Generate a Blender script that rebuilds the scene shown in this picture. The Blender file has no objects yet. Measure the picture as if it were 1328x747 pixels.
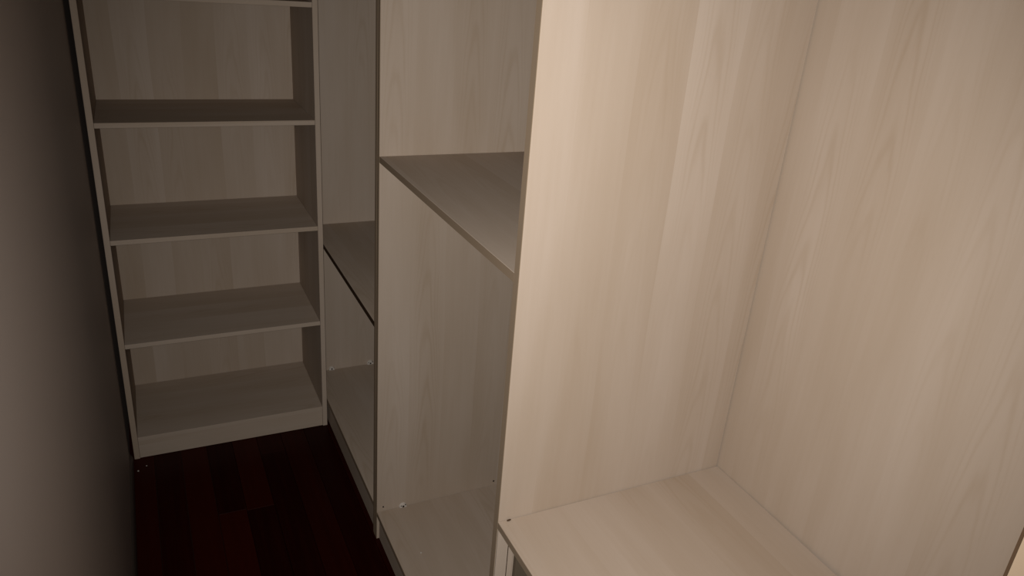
import bpy, bmesh, math, random
from mathutils import Matrix, Vector

random.seed(7)
SC = bpy.context.scene
COL = SC.collection

# ------------------------------------------------------------------ camera
YAW, PITCH, ROLL, FPX, HC = 0.47276, 0.40480, 0.08211, 991.5, 1.7335
fx = Vector((math.sin(YAW), math.cos(YAW), 0)); rt = Vector((math.cos(YAW), -math.sin(YAW), 0)); up = Vector((0, 0, 1))
fw = fx * math.cos(PITCH) - up * math.sin(PITCH)
u2 = up * math.cos(PITCH) + fx * math.sin(PITCH)
R_ = rt * math.cos(ROLL) + u2 * math.sin(ROLL)
U_ = u2 * math.cos(ROLL) - rt * math.sin(ROLL)
CAM = Vector((0, 0, HC))
rot = Matrix((R_, U_, -fw)).transposed()
cd = bpy.data.cameras.new('camera'); cam = bpy.data.objects.new('camera', cd); COL.objects.link(cam)
cam.matrix_world = Matrix.Translation(CAM) @ rot.to_4x4()
cd.sensor_fit = 'HORIZONTAL'; cd.sensor_width = 36.0; cd.lens = FPX / 1328 * 36.0
cd.clip_start = 0.01; cd.clip_end = 50
SC.camera = cam

# ------------------------------------------------------------------ world and light
w = bpy.data.worlds.new('world'); SC.world = w; w.use_nodes = True
w.node_tree.nodes['Background'].inputs[0].default_value = (1.0, 0.62, 0.35, 1)
w.node_tree.nodes['Background'].inputs[1].default_value = 0.006
# the phone's LED flash, the only lamp of the photograph, a finger's width beside the lens
fl = bpy.data.lights.new('phone_flash', 'SPOT'); fo = bpy.data.objects.new('phone_flash', fl); COL.objects.link(fo)
fo.matrix_world = Matrix.Translation(CAM - R_ * 0.012 + U_ * 0.001) @ rot.to_4x4() @ Matrix.Rotation(math.radians(-3), 4, 'Y')
fl.energy = 107.0; fl.color = (1.0, 0.98, 0.95); fl.shadow_soft_size = 0.003
fl.spot_size = math.radians(98); fl.spot_blend = 1.0
SC.view_settings.view_transform = 'Standard'
SC.view_settings.look = 'None'
SC.view_settings.exposure = 0.0
SC.view_settings.gamma = 1.0
SC.view_settings.use_curve_mapping = False

# ------------------------------------------------------------------ node helper
class NT:
    def __init__(s, name):
        s.m = bpy.data.materials.new(name); s.m.use_nodes = True
        s.t = s.m.node_tree; s.b = s.t.nodes['Principled BSDF']
    def n(s, typ, **kw):
        o = s.t.nodes.new(typ)
        for k, v in kw.items(): setattr(o, k, v)
        return o
    def put(s, sock, v):
        if hasattr(v, 'is_output'): s.t.links.new(v, sock)
        else: sock.default_value = v
    def math(s, op, a, b=0.0, c=0.0, clamp=False):
        o = s.n('ShaderNodeMath', operation=op); o.use_clamp = clamp
        s.put(o.inputs[0], a); s.put(o.inputs[1], b); s.put(o.inputs[2], c)
        return o.outputs[0]
    def comb(s, x, y, z):
        o = s.n('ShaderNodeCombineXYZ')
        for i, v in enumerate((x, y, z)): s.put(o.inputs[i], v)
        return o.outputs[0]
    def noise(s, vec, scale=1.0, detail=2.0, rough=0.5):
        o = s.n('ShaderNodeTexNoise'); s.put(o.inputs['Vector'], vec)
        o.inputs['Scale'].default_value = scale; o.inputs['Detail'].default_value = detail; o.inputs['Roughness'].default_value = rough
        return o.outputs[0]
    def white(s, v):
        o = s.n('ShaderNodeTexWhiteNoise', noise_dimensions='1D'); s.put(o.inputs['W'], v); return o.outputs[0]
    def mix(s, f, a, b):
        o = s.n('ShaderNodeMix', data_type='RGBA'); s.put(o.inputs[0], f); s.put(o.inputs[6], a); s.put(o.inputs[7], b)
        return o.outputs[2]
    def xyz(s):
        tc = s.n('ShaderNodeTexCoord'); sp = s.n('ShaderNodeSeparateXYZ'); s.t.links.new(tc.outputs['Object'], sp.inputs[0])
        return sp.outputs
    def rnd(s):
        return s.n('ShaderNodeObjectInfo').outputs['Random']
    def bump(s, h, strength=0.1, dist=0.001):
        o = s.n('ShaderNodeBump'); o.inputs['Strength'].default_value = strength; o.inputs['Distance'].default_value = dist
        s.put(o.inputs['Height'], h); s.t.links.new(o.outputs[0], s.b.inputs['Normal'])

def maple(name, axis):
    """pale maple-print laminate; grain along the given axis, staves with faint cathedral figure"""
    t = NT(name); x, y, z = t.xyz()[:3]; r = t.rnd()
    ax = {'X': (x, y, z), 'Y': (y, x, z), 'Z': (z, x, y)}[axis]
    al = t.math('ADD', ax[0], t.math('MULTIPLY', r, 9.0))
    ac = t.math('ADD', t.math('ADD', ax[1], ax[2]), t.math('MULTIPLY', r, 31.0))
    wob = t.math('MULTIPLY', t.noise(t.comb(t.math('MULTIPLY', al, 1.3), t.math('MULTIPLY', ac, 2.0), r), 1.0, 1.0), 0.03)
    acw = t.math('ADD', ac, wob)
    k = t.math('MULTIPLY', acw, 1 / 0.105)
    idx = t.math('FLOOR', k); u = t.math('SUBTRACT', t.math('FRACT', k), 0.5)
    w1 = t.white(idx); w2 = t.white(t.math('ADD', idx, 57.3))
    # broad clouds stretched with the grain
    big = t.noise(t.comb(t.math('MULTIPLY', al, 1.4), t.math('MULTIPLY', acw, 9.0), t.math('MULTIPLY', w1, 20.0)), 1.0, 3.0, 0.55)
    # cathedral arches
    uo = t.math('ADD', u, t.math('MULTIPLY', t.math('SUBTRACT', t.noise(t.comb(t.math('MULTIPLY', al, 2.0), w1, 0.0), 1.0, 1.0), 0.5), 0.5))
    ph = t.math('ADD', t.math('ADD', t.math('MULTIPLY', al, 7.0), t.math('MULTIPLY', w1, 40.0)),
                t.math('MULTIPLY', t.math('MULTIPLY', uo, uo), 26.0))
    ph = t.math('ADD', ph, t.math('MULTIPLY', t.noise(t.comb(t.math('MULTIPLY', al, 5.0), t.math('MULTIPLY', ac, 30.0), 3.0), 1.0, 2.0), 1.6))
    ring = t.math('POWER', t.math('MULTIPLY_ADD', t.math('SINE', t.math('MULTIPLY', ph, 5.2)), 0.5, 0.5), 3.0)
    msk = t.math('MULTIPLY_ADD', t.noise(t.comb(t.math('MULTIPLY', al, 1.1), t.math('MULTIPLY', w2, 60.0), 0.0), 1.0, 1.0), 5.0, -2.3, clamp=True)
    ring = t.math('MULTIPLY', t.math('MULTIPLY', ring, msk), t.math('MULTIPLY_ADD', t.math('MULTIPLY', u, u), -5.5, 1.0, clamp=True))
    # straight streaks and short pores
    st = t.noise(t.comb(t.math('MULTIPLY', al, 2.5), t.math('MULTIPLY', acw, 120.0), 1.0), 1.0, 2.0)
    po = t.noise(t.comb(t.math('MULTIPLY', al, 40.0), t.math('MULTIPLY', ac, 700.0), 5.0), 1.0, 1.0)
    po = t.math('MULTIPLY_ADD', po, 5.0, -3.0, clamp=True)
    f = t.math('MULTIPLY', w1, 0.30)
    f = t.math('MULTIPLY_ADD', t.math('SUBTRACT', big, 0.5), 1.15, f)
    f = t.math('MULTIPLY_ADD', t.math('SUBTRACT', st, 0.5), 0.22, f)
    f = t.math('MULTIPLY_ADD', ring, 0.29, f)
    f = t.math('MULTIPLY_ADD', po, 0.12, f)
    f = t.math('ADD', f, 0.22, clamp=True)
    colr = t.mix(f, (0.412, 0.331, 0.266, 1), (0.319, 0.239, 0.169, 1))
    t.put(t.b.inputs['Base Color'], colr)
    t.b.inputs['Roughness'].default_value = 0.6
    t.b.inputs['Specular IOR Level'].default_value = 0.06
    t.bump(t.math('ADD', po, st), 0.06, 0.0004)
    return t.m

M = {a: maple('maple_laminate_' + a.lower(), a) for a in 'XYZ'}

def paint(name, col, rough=0.6, spec=0.3):
    t = NT(name); x, y, z = t.xyz()[:3]; v = t.comb(x, y, z)
    n1 = t.noise(v, 2.2, 3.0); n2 = t.noise(v, 260.0, 2.0)
    c2 = tuple(c * 0.9 for c in col) + (1,)
    t.put(t.b.inputs['Base Color'], t.mix(n1, col + (1,), c2))
    t.b.inputs['Roughness'].default_value = rough; t.b.inputs['Specular IOR Level'].default_value = spec
    t.bump(n2, 0.08, 0.0006)
    return t.m

M['wall'] = paint('grey_wall_paint', (0.44, 0.37, 0.325), 0.55)
M['ceiling'] = paint('ceiling_paint', (0.6, 0.56, 0.52), 0.8)
M['trim'] = paint('dark_trim_paint', (0.05, 0.035, 0.028), 0.5)
M['white_plastic'] = paint('white_plastic', (0.55, 0.49, 0.43), 0.5, 0.1)
M['raw_board_and_gap_shade'] = paint('raw_chipboard_and_gap_shade', (0.05, 0.029, 0.016), 0.9, 0.05)  # chipboard edge colour, also used as painted shade in the batten gap
M['brown_edge'] = paint('brown_edge_band', (0.24, 0.175, 0.118), 0.6, 0.05)
M['chip'] = paint('dark_brown_chip', (0.07, 0.04, 0.022), 0.9, 0.05)
M['recess_shade'] = paint('drawer_recess_shade', (0.105, 0.08, 0.055), 0.5, 0.1)  # drawer sides coloured dark to paint in the shade of the recess
M['dust'] = paint('pale_dust', (0.5, 0.46, 0.4), 0.9, 0.05)
M['hole'] = paint('dark_hole', (0.02, 0.014, 0.01), 0.9, 0.1)
M['steel'] = paint('runner_steel', (0.17, 0.15, 0.115), 0.5, 0.2)

def redwood():
    t = NT('dark_red_floorboard'); x, y, z = t.xyz()[:3]; r = t.rnd()
    v = t.comb(t.math('MULTIPLY', t.math('ADD', x, t.math('MULTIPLY', r, 9.0)), 60.0), t.math('MULTIPLY', t.math('ADD', y, t.math('MULTIPLY', r, 5.0)), 2.5), z)
    g = t.noise(v, 1.0, 4.0, 0.6)
    f = t.math('MULTIPLY_ADD', r, 0.75, t.math('MULTIPLY', t.math('SUBTRACT', g, 0.5), 0.7), clamp=True)
    t.put(t.b.inputs['Base Color'], t.mix(f, (0.012, 0.0009, 0.0004, 1), (0.036, 0.0036, 0.0012, 1)))
    t.b.inputs['Roughness'].default_value = 0.35; t.b.inputs['Specular IOR Level'].default_value = 0.08
    t.bump(g, 0.08, 0.0005)
    return t.m
M['floor'] = redwood()

# ------------------------------------------------------------------ mesh helpers
def link(name, bm, mat, parent=None, loc=(0, 0, 0), smooth=False):
    me = bpy.data.meshes.new(name); bmesh.ops.recalc_face_normals(bm, faces=bm.faces[:]); bm.to_mesh(me); bm.free()
    if smooth:
        for p in me.polygons: p.use_smooth = True
    me.materials.append(M[mat] if isinstance(mat, str) else mat)
    o = bpy.data.objects.new(name, me); COL.objects.link(o)
    o.location = loc
    if parent is not None:
        o.parent = parent
    return o

def bm_box(sx, sy, sz, bev=0.0):
    bm = bmesh.new(); bmesh.ops.create_cube(bm, size=1.0)
    bmesh.ops.scale(bm, vec=(sx, sy, sz), verts=bm.verts[:])
    if bev > 0:
        bmesh.ops.bevel(bm, geom=bm.edges[:], offset=bev, segments=1, profile=0.5, affect='EDGES')
    return bm

def abs_loc(parent):
    v = Vector((0, 0, 0))
    while parent is not None:
        v += parent.location; parent = parent.parent
    return v

def board(name, x0, x1, y0, y1, z0, z1, mat, parent=None, bev=0.0008):
    """a box given in room coordinates; its origin is its own centre"""
    c = Vector(((x0 + x1) / 2, (y0 + y1) / 2, (z0 + z1) / 2))
    return link(name, bm_box(x1 - x0, y1 - y0, z1 - z0, bev), mat, parent, c - abs_loc(parent))

def empty(name, loc, label, cat, group=None):
    o = bpy.data.objects.new(name, None); COL.objects.link(o); o.location = loc; o.empty_display_size = 0.1
    o['label'] = label; o['category'] = cat
    if group: o['group'] = group
    return o

def tag(o, label, cat, group=None):
    o['label'] = label; o['category'] = cat
    if group: o['group'] = group
    return o

def struct(o, label=None):
    o['kind'] = 'structure'
    if label: o['label'] = label
    return o

def bm_cyl(r, d, seg=16, r2=None):
    bm = bmesh.new(); bmesh.ops.create_cone(bm, cap_ends=True, segments=seg, radius1=r, radius2=r if r2 is None else r2, depth=d)
    return bm

# ------------------------------------------------------------------ dimensions (metres)
CEIL = 2.46; UH = 2.36
XW = -0.152                      # left wall face
YK, DK = 2.5628, 0.384           # shelving unit front and depth
KL, KR = -0.119, 0.530           # its inner faces
XF, XB = 0.5487, 1.0887          # wardrobe front and back faces
T = 0.018; TS = 0.016
YA, YB, YC = 1.0514, 1.8789, 2.7871   # faces of the far side panels
YN = 0.229                       # far face of the nearest panel
ZA, ZB, ZC = 0.7302, 1.2451, 0.754
YFAR = YK + DK + 0.012; XR = XB + 0.012

# ------------------------------------------------------------------ room shell
fl_o = struct(board('floor', XW - 0.1, XR + 0.1, -0.9, YFAR + 0.1, -0.06, -0.012, 'hole', None, 0), 'dark red-brown wooden strip floor of the narrow dressing room')
pw = 0.088; col_i = 0; x = XW - 0.01
shared = {}
while x < XR + 0.02:
    y = -0.9 - random.random() * 1.6
    while y < YFAR + 0.05:
        L = random.choice((1.45, 1.75, 2.1))
        y0, y1 = max(y, -0.9), min(y + L, YFAR + 0.05)
        if y1 - y0 > 0.05:
            key = (round(y1 - y0, 3))
            if key not in shared:
                bm = bm_box(pw - 0.0012, y1 - y0 - 0.0006, 0.012, 0.0004)
                o = link('floorboard', bm, 'floor', fl_o); shared[key] = o.data
            else:
                o = bpy.data.objects.new('floorboard', shared[key]); COL.objects.link(o); o.parent = fl_o
            o.location = Vector((x + pw / 2, (y0 + y1) / 2, -0.006)) - abs_loc(fl_o)
        y += L
    x += pw
struct(board('wall_left', XW - 0.1, XW, -0.9, YFAR + 0.1, -0.06, CEIL, 'wall', None, 0), 'plain grey painted wall along the left of the passage')
struct(board('wall_far', XW - 0.1, XR + 0.1, YFAR, YFAR + 0.1, -0.06, CEIL, 'wall', None, 0), 'painted wall behind the open shelving unit')
struct(board('wall_right', XR, XR + 0.1, -0.9, YFAR + 0.1, -0.06, CEIL, 'wall', None, 0), 'painted wall behind the wardrobe units')
struct(board('ceiling', XW - 0.1, XR + 0.1, -0.9, YFAR + 0.1, CEIL, CEIL + 0.1, 'ceiling', None, 0), 'plain ceiling above the wardrobes')
# small quarter-round strip where the left wall meets the floor
bm = bmesh.new(); prof = [(0, 0)] + [(0.012 * math.sin(a), 0.028 * math.cos(a)) for a in [i * math.pi / 12 for i in range(7)]]
rings = []
for yy in (-0.9, YK - 0.002):
    rings.append([bm.verts.new((XW + px, yy, pz)) for px, pz in prof])
n = len(prof)
for i in range(n): bm.faces.new((rings[0][i], rings[0][(i + 1) % n], rings[1][(i + 1) % n], rings[1][i]))
bm.faces.new(rings[0][::-1]); bm.faces.new(rings[1])
struct(link('baseboard_left', bm, 'trim'), 'low dark quarter-round strip at the foot of the left wall')

# ------------------------------------------------------------------ open shelving unit at the far end
k = empty('shelving_unit', ((KL + KR) / 2, YK + DK / 2, 0),
          'open shelving unit with several fixed shelves closing the far end of the passage', 'shelving unit')
board('side_panel', KL - T, KL, YK, YK + DK, 0.0, UH, M['Z'], k)
board('side_panel', KR, KR + T - 0.0008, YK, YK + DK, 0.0, UH, M['Z'], k)
board('back_panel', KL, KR, YK + DK - 0.003, YK + DK + 0.005, 0.02, UH, M['Z'], k, 0)
for z in (0.4555, 0.8253, 1.1962, 1.5640, 1.935):
    board('shelf', KL + 0.0003, KR - 0.0003, YK + 0.001, YK + DK - 0.0035, z - TS, z, M['X'], k)
board('base_board', KL + 0.0003, KR - 0.0003, YK + 0.001, YK + DK - 0.0035, 0.0871 - TS, 0.0871, M['X'], k)
board('top_board', KL + 0.0003, KR - 0.0003, YK + 0.001, YK + DK - 0.0035, UH - T, UH, M['X'], k)
board('plinth', KL + 0.0003, KR - 0.0003, YK + 0.003, YK + 0.019, 0.001, 0.0871 - TS - 0.0004, M['X'], k)

# ------------------------------------------------------------------ wardrobe units along the right
def carcass(label, y0, y1, near, far, zb, sh, edge='brown_edge'):
    """y0, y1 are the inner faces; near / far are the side panel thicknesses (0 = shared with the neighbour)"""
    e = empty('wardrobe_unit', ((XF + XB) / 2, (y0 + y1) / 2, 0), label, 'wardrobe', 'open wardrobe carcasses along the right')
    for a, b in (((y0 - near, y0),) if near else ()) + ((y1, y1 + far),):
        sp = board('side_panel', XF + 0.0012, XB - 0.0022, a, b, 0.0, UH, M['Z'], e)
        board('edge_strip', XF, XF + 0.0011, a + 0.0002, b - 0.0002, 0.0, UH, 'brown_edge', sp, 0)
    board('back_panel', XB, XB + 0.008, y0 - near * 0.5, y1 + (far or T) * 0.45, 0.02, UH, M['Z'], e, 0)
    for z in sh: 
        sf = board('shelf', XF + 0.0016, XB - 0.0008, y0 + 0.0004, y1 - 0.0008, z - TS, z, M['Y'], e)
        board('edge_strip', XF + 0.0004, XF + 0.0015, y0 + 0.0004, y1 - 0.0008, z - TS, z - 0.0004, edge, sf, 0)
    bb = board('base_board', XF + 0.0016, XB - 0.0008, y0 + 0.0004, y1 - 0.0006, zb - TS, zb, M['Y'], e)
    board('edge_strip', XF + 0.0004, XF + 0.0015, y0 + 0.0004, y1 - 0.0006, zb - TS, zb - 0.0004, 'brown_edge', bb, 0)
    board('top_board', XF + 0.0006, XB - 0.0008, y0 + 0.0004, y1 - 0.0004, UH - T, UH, M['Y'], e)
    board('plinth', XF + 0.0085, XF + 0.0245, y0 + 0.0004, y1 - 0.0004, 0.001, zb - TS - 0.0004, M['Y'], e)
    return e

ua = carcass('nearest, brightest wardrobe unit with a low seat-height shelf and a tall open space above', YN, YA, T, T, 0.106, ())
ub = carcass('middle wardrobe unit with one shelf at chest height, between the near and far wardrobes', YA + T + 0.0004, YB, 0, T, 0.106, (ZB,))
uc = carcass('dark far wardrobe unit with a low shelf, partly hidden behind the end shelving unit', YB + T + 0.0018 + T, YC, T, T, 0.116, (ZC,), 'raw_board_and_gap_shade')

# near unit: the deep shelf stands off the back panel a little more towards the camera
bm = bmesh.new()
q = [(XF + 0.0006, YN + 0.0006), (XF + 0.0006, YA - 0.0012), (XB - 0.0012, YA - 0.0012), (XB - 0.003, YA - 0.15), (XB - 0.0075, YA - 0.38), (XB - 0.0075, YN + 0.0006)]
cx, cy, cz = (XF + XB) / 2, (YN + YA) / 2, ZA - TS / 2
top = [bm.verts.new((a - cx, b - cy, TS / 2)) for a, b in q]; bot = [bm.verts.new((a - cx, b - cy, -TS / 2)) for a, b in q]
bm.faces.new(top); bm.faces.new(bot[::-1])
for i in range(len(q)): bm.faces.new((top[i], bot[i], bot[(i + 1) % len(q)], top[(i + 1) % len(q)]))
bmesh.ops.bevel(bm, geom=[e for e in bm.edges if abs(e.verts[0].co.z - e.verts[1].co.z) < 1e-6], offset=0.0008, segments=1, affect='EDGES')
sa = link('shelf', bm, M['Y'], ua, Vector((cx, cy, cz)) - abs_loc(ua))
board('edge_strip', XF - 0.0002, XF + 0.0005, YN + 0.0006, YA - 0.0012, ZA - TS + 0.0003, ZA - 0.0009, 'brown_edge', sa, 0)
# under that shelf: a filler batten, and the drawer behind it
board('filler_batten', XF + 0.001, XF + 0.0250, YA - 0.005, YA - 0.0004, 0.125, ZA - TS - 0.001, M['Z'], ua, 0.0006)
board('joint_or_gap_shade', XF + 0.0253, XF + 0.0272, YA - 0.0035, YA - 0.0004, 0.125, ZA - TS - 0.001, 'raw_board_and_gap_shade', ua, 0)  # dark strip added in the gap to stand for its shadow
board('drawer_cabinet_stile', XF + 0.0275, XF + 0.0385, YA - 0.0035, YA - 0.0004, 0.125, ZA - TS - 0.001, M['Z'], ua, 0.0006)
df = board('drawer_front', XF + 0.012, XF + 0.026, YN + 0.03, YA - 0.0165, 0.40, 0.570, M['Y'], ua, 0.0008)
board('drawer_side', XF + 0.0395, XB - 0.05, YA - 0.0175, YA - 0.0055, 0.42, 0.690, 'recess_shade', ua, 0.0006)
board('drawer_side', XF + 0.0395, XB - 0.05, YN + 0.03, YN + 0.042, 0.42, 0.690, 'recess_shade', ua, 0.0006)
board('drawer_back', XB - 0.049, XB - 0.037, YN + 0.03, YA - 0.0055, 0.42, 0.690, M['Y'], ua, 0.0006)
board('drawer_bottom', XF + 0.0395, XB - 0.05, YN + 0.0425, YA - 0.018, 0.43, 0.438, M['Y'], ua, 0)
rn = board('drawer_runner', XF + 0.041, XB - 0.08, YA - 0.024, YA - 0.0178, 0.545, 0.578, 'steel', ua, 0.0012)
rn['label'] = 'grey metal drawer runner'
# dark joint beside the front edge of the nearest side panel
jl = board('joint_or_gap_shade', XF - 0.0006, XF - 0.0001, YN - 0.0026, YN - 0.0002, 0.0, UH, 'raw_board_and_gap_shade', ua, 0); jl['label'] = 'dark line along the panel edge'

# small fittings left on the far side panels of the middle and far units
def fitting(parent, x, yface, z, w, h, nh):
    """white plastic half-round connector standing on the base board against the panel, with screw holes"""
    bm = bmesh.new(); seg = 14; d = 0.007
    pts = [(-w / 2, 0)] + [(w / 2 * -math.cos(a), h * math.sin(a)) for a in [math.pi * i / seg for i in range(1, seg)]] + [(w / 2, 0)]
    f0 = [bm.verts.new((a, 0, b)) for a, b in pts]; f1 = [bm.verts.new((a * 0.86, -d, b * 0.86)) for a, b in pts]
    bm.faces.new(f0); bm.faces.new(f1[::-1])
    for i in range(len(pts)): bm.faces.new((f0[i], f0[(i + 1) % len(pts)], f1[(i + 1) % len(pts)], f1[i]))
    o = link('connector_fitting', bm, 'white_plastic', parent, Vector((x, yface, z)) - abs_loc(parent))
    o['label'] = 'small white plastic connector fitting'
    hs = [(0, h * 0.36, 0.0032)] if nh == 1 else [(0.0, h * 0.28, 0.0034), (-w * 0.26, h * 0.5, 0.0018), (w * 0.24, h * 0.6, 0.0018)]
    for a, b, r in hs:
        hb = bm_cyl(r, 0.0014, 12); bmesh.ops.rotate(hb, cent=(0, 0, 0), matrix=Matrix.Rotation(math.pi / 2, 3, 'X'), verts=hb.verts[:])
        link('screw_hole', hb, 'hole', o, (a, -d - 0.0002, b))
    return o
fitting(uc, 0.6175, YC, 0.1165, 0.026, 0.015, 1)
fitting(uc, 0.781, YC, 0.1165, 0.030, 0.018, 3)
fitting(ub, 0.634, YB, 0.1065, 0.026, 0.014, 3)
for hx, hz, rr in ((0.570, 0.121, 0.0026), (0.951, 0.1225, 0.003)):
    hb = bm_cyl(rr, 0.0012, 12); bmesh.ops.rotate(hb, cent=(0, 0, 0), matrix=Matrix.Rotation(math.pi / 2, 3, 'X'), verts=hb.verts[:])
    o = link('peg_hole', hb, 'hole', ub, Vector((hx, YB - 0.0004, hz)) - abs_loc(ub)); o['label'] = 'small dark peg hole'

# ------------------------------------------------------------------ specks
def crumb(name, loc, r, mat, label, cat, squash=(1, 1, 0.6), seed=0):
    rg = random.Random(seed); bm = bmesh.new(); bmesh.ops.create_icosphere(bm, subdivisions=2, radius=r)
    for v in bm.verts: v.co = Vector((v.co.x * squash[0], v.co.y * squash[1], v.co.z * squash[2])) * (0.8 + 0.4 * rg.random())
    mz = min(v.co.z for v in bm.verts)
    o = link(name, bm, mat, None, (loc[0], loc[1], loc[2] - mz)); return tag(o, label, cat)
crumb('dust_crumb', (0.6202, 1.66, 0.106), 0.0024, 'dust', 'tiny pale crumb lying on the base board of the middle wardrobe', 'crumb', seed=1)
crumb('dust_crumb', (-0.127, 2.487, 0.0), 0.0030, 'dust', 'tiny pale speck on the dark floor closest to the left wall', 'crumb', seed=2)
crumb('dust_crumb', (-0.100, 2.51, 0.0), 0.0022, 'dust', 'fainter tiny speck on the dark floor in front of the shelving plinth', 'crumb', seed=3)
crumb('wood_splinter', (0.570, 1.0466, ZA), 0.0028, 'chip', 'dark little chip at the front corner of the low near shelf', 'chip', (1.7, 0.8, 0.7), 4)
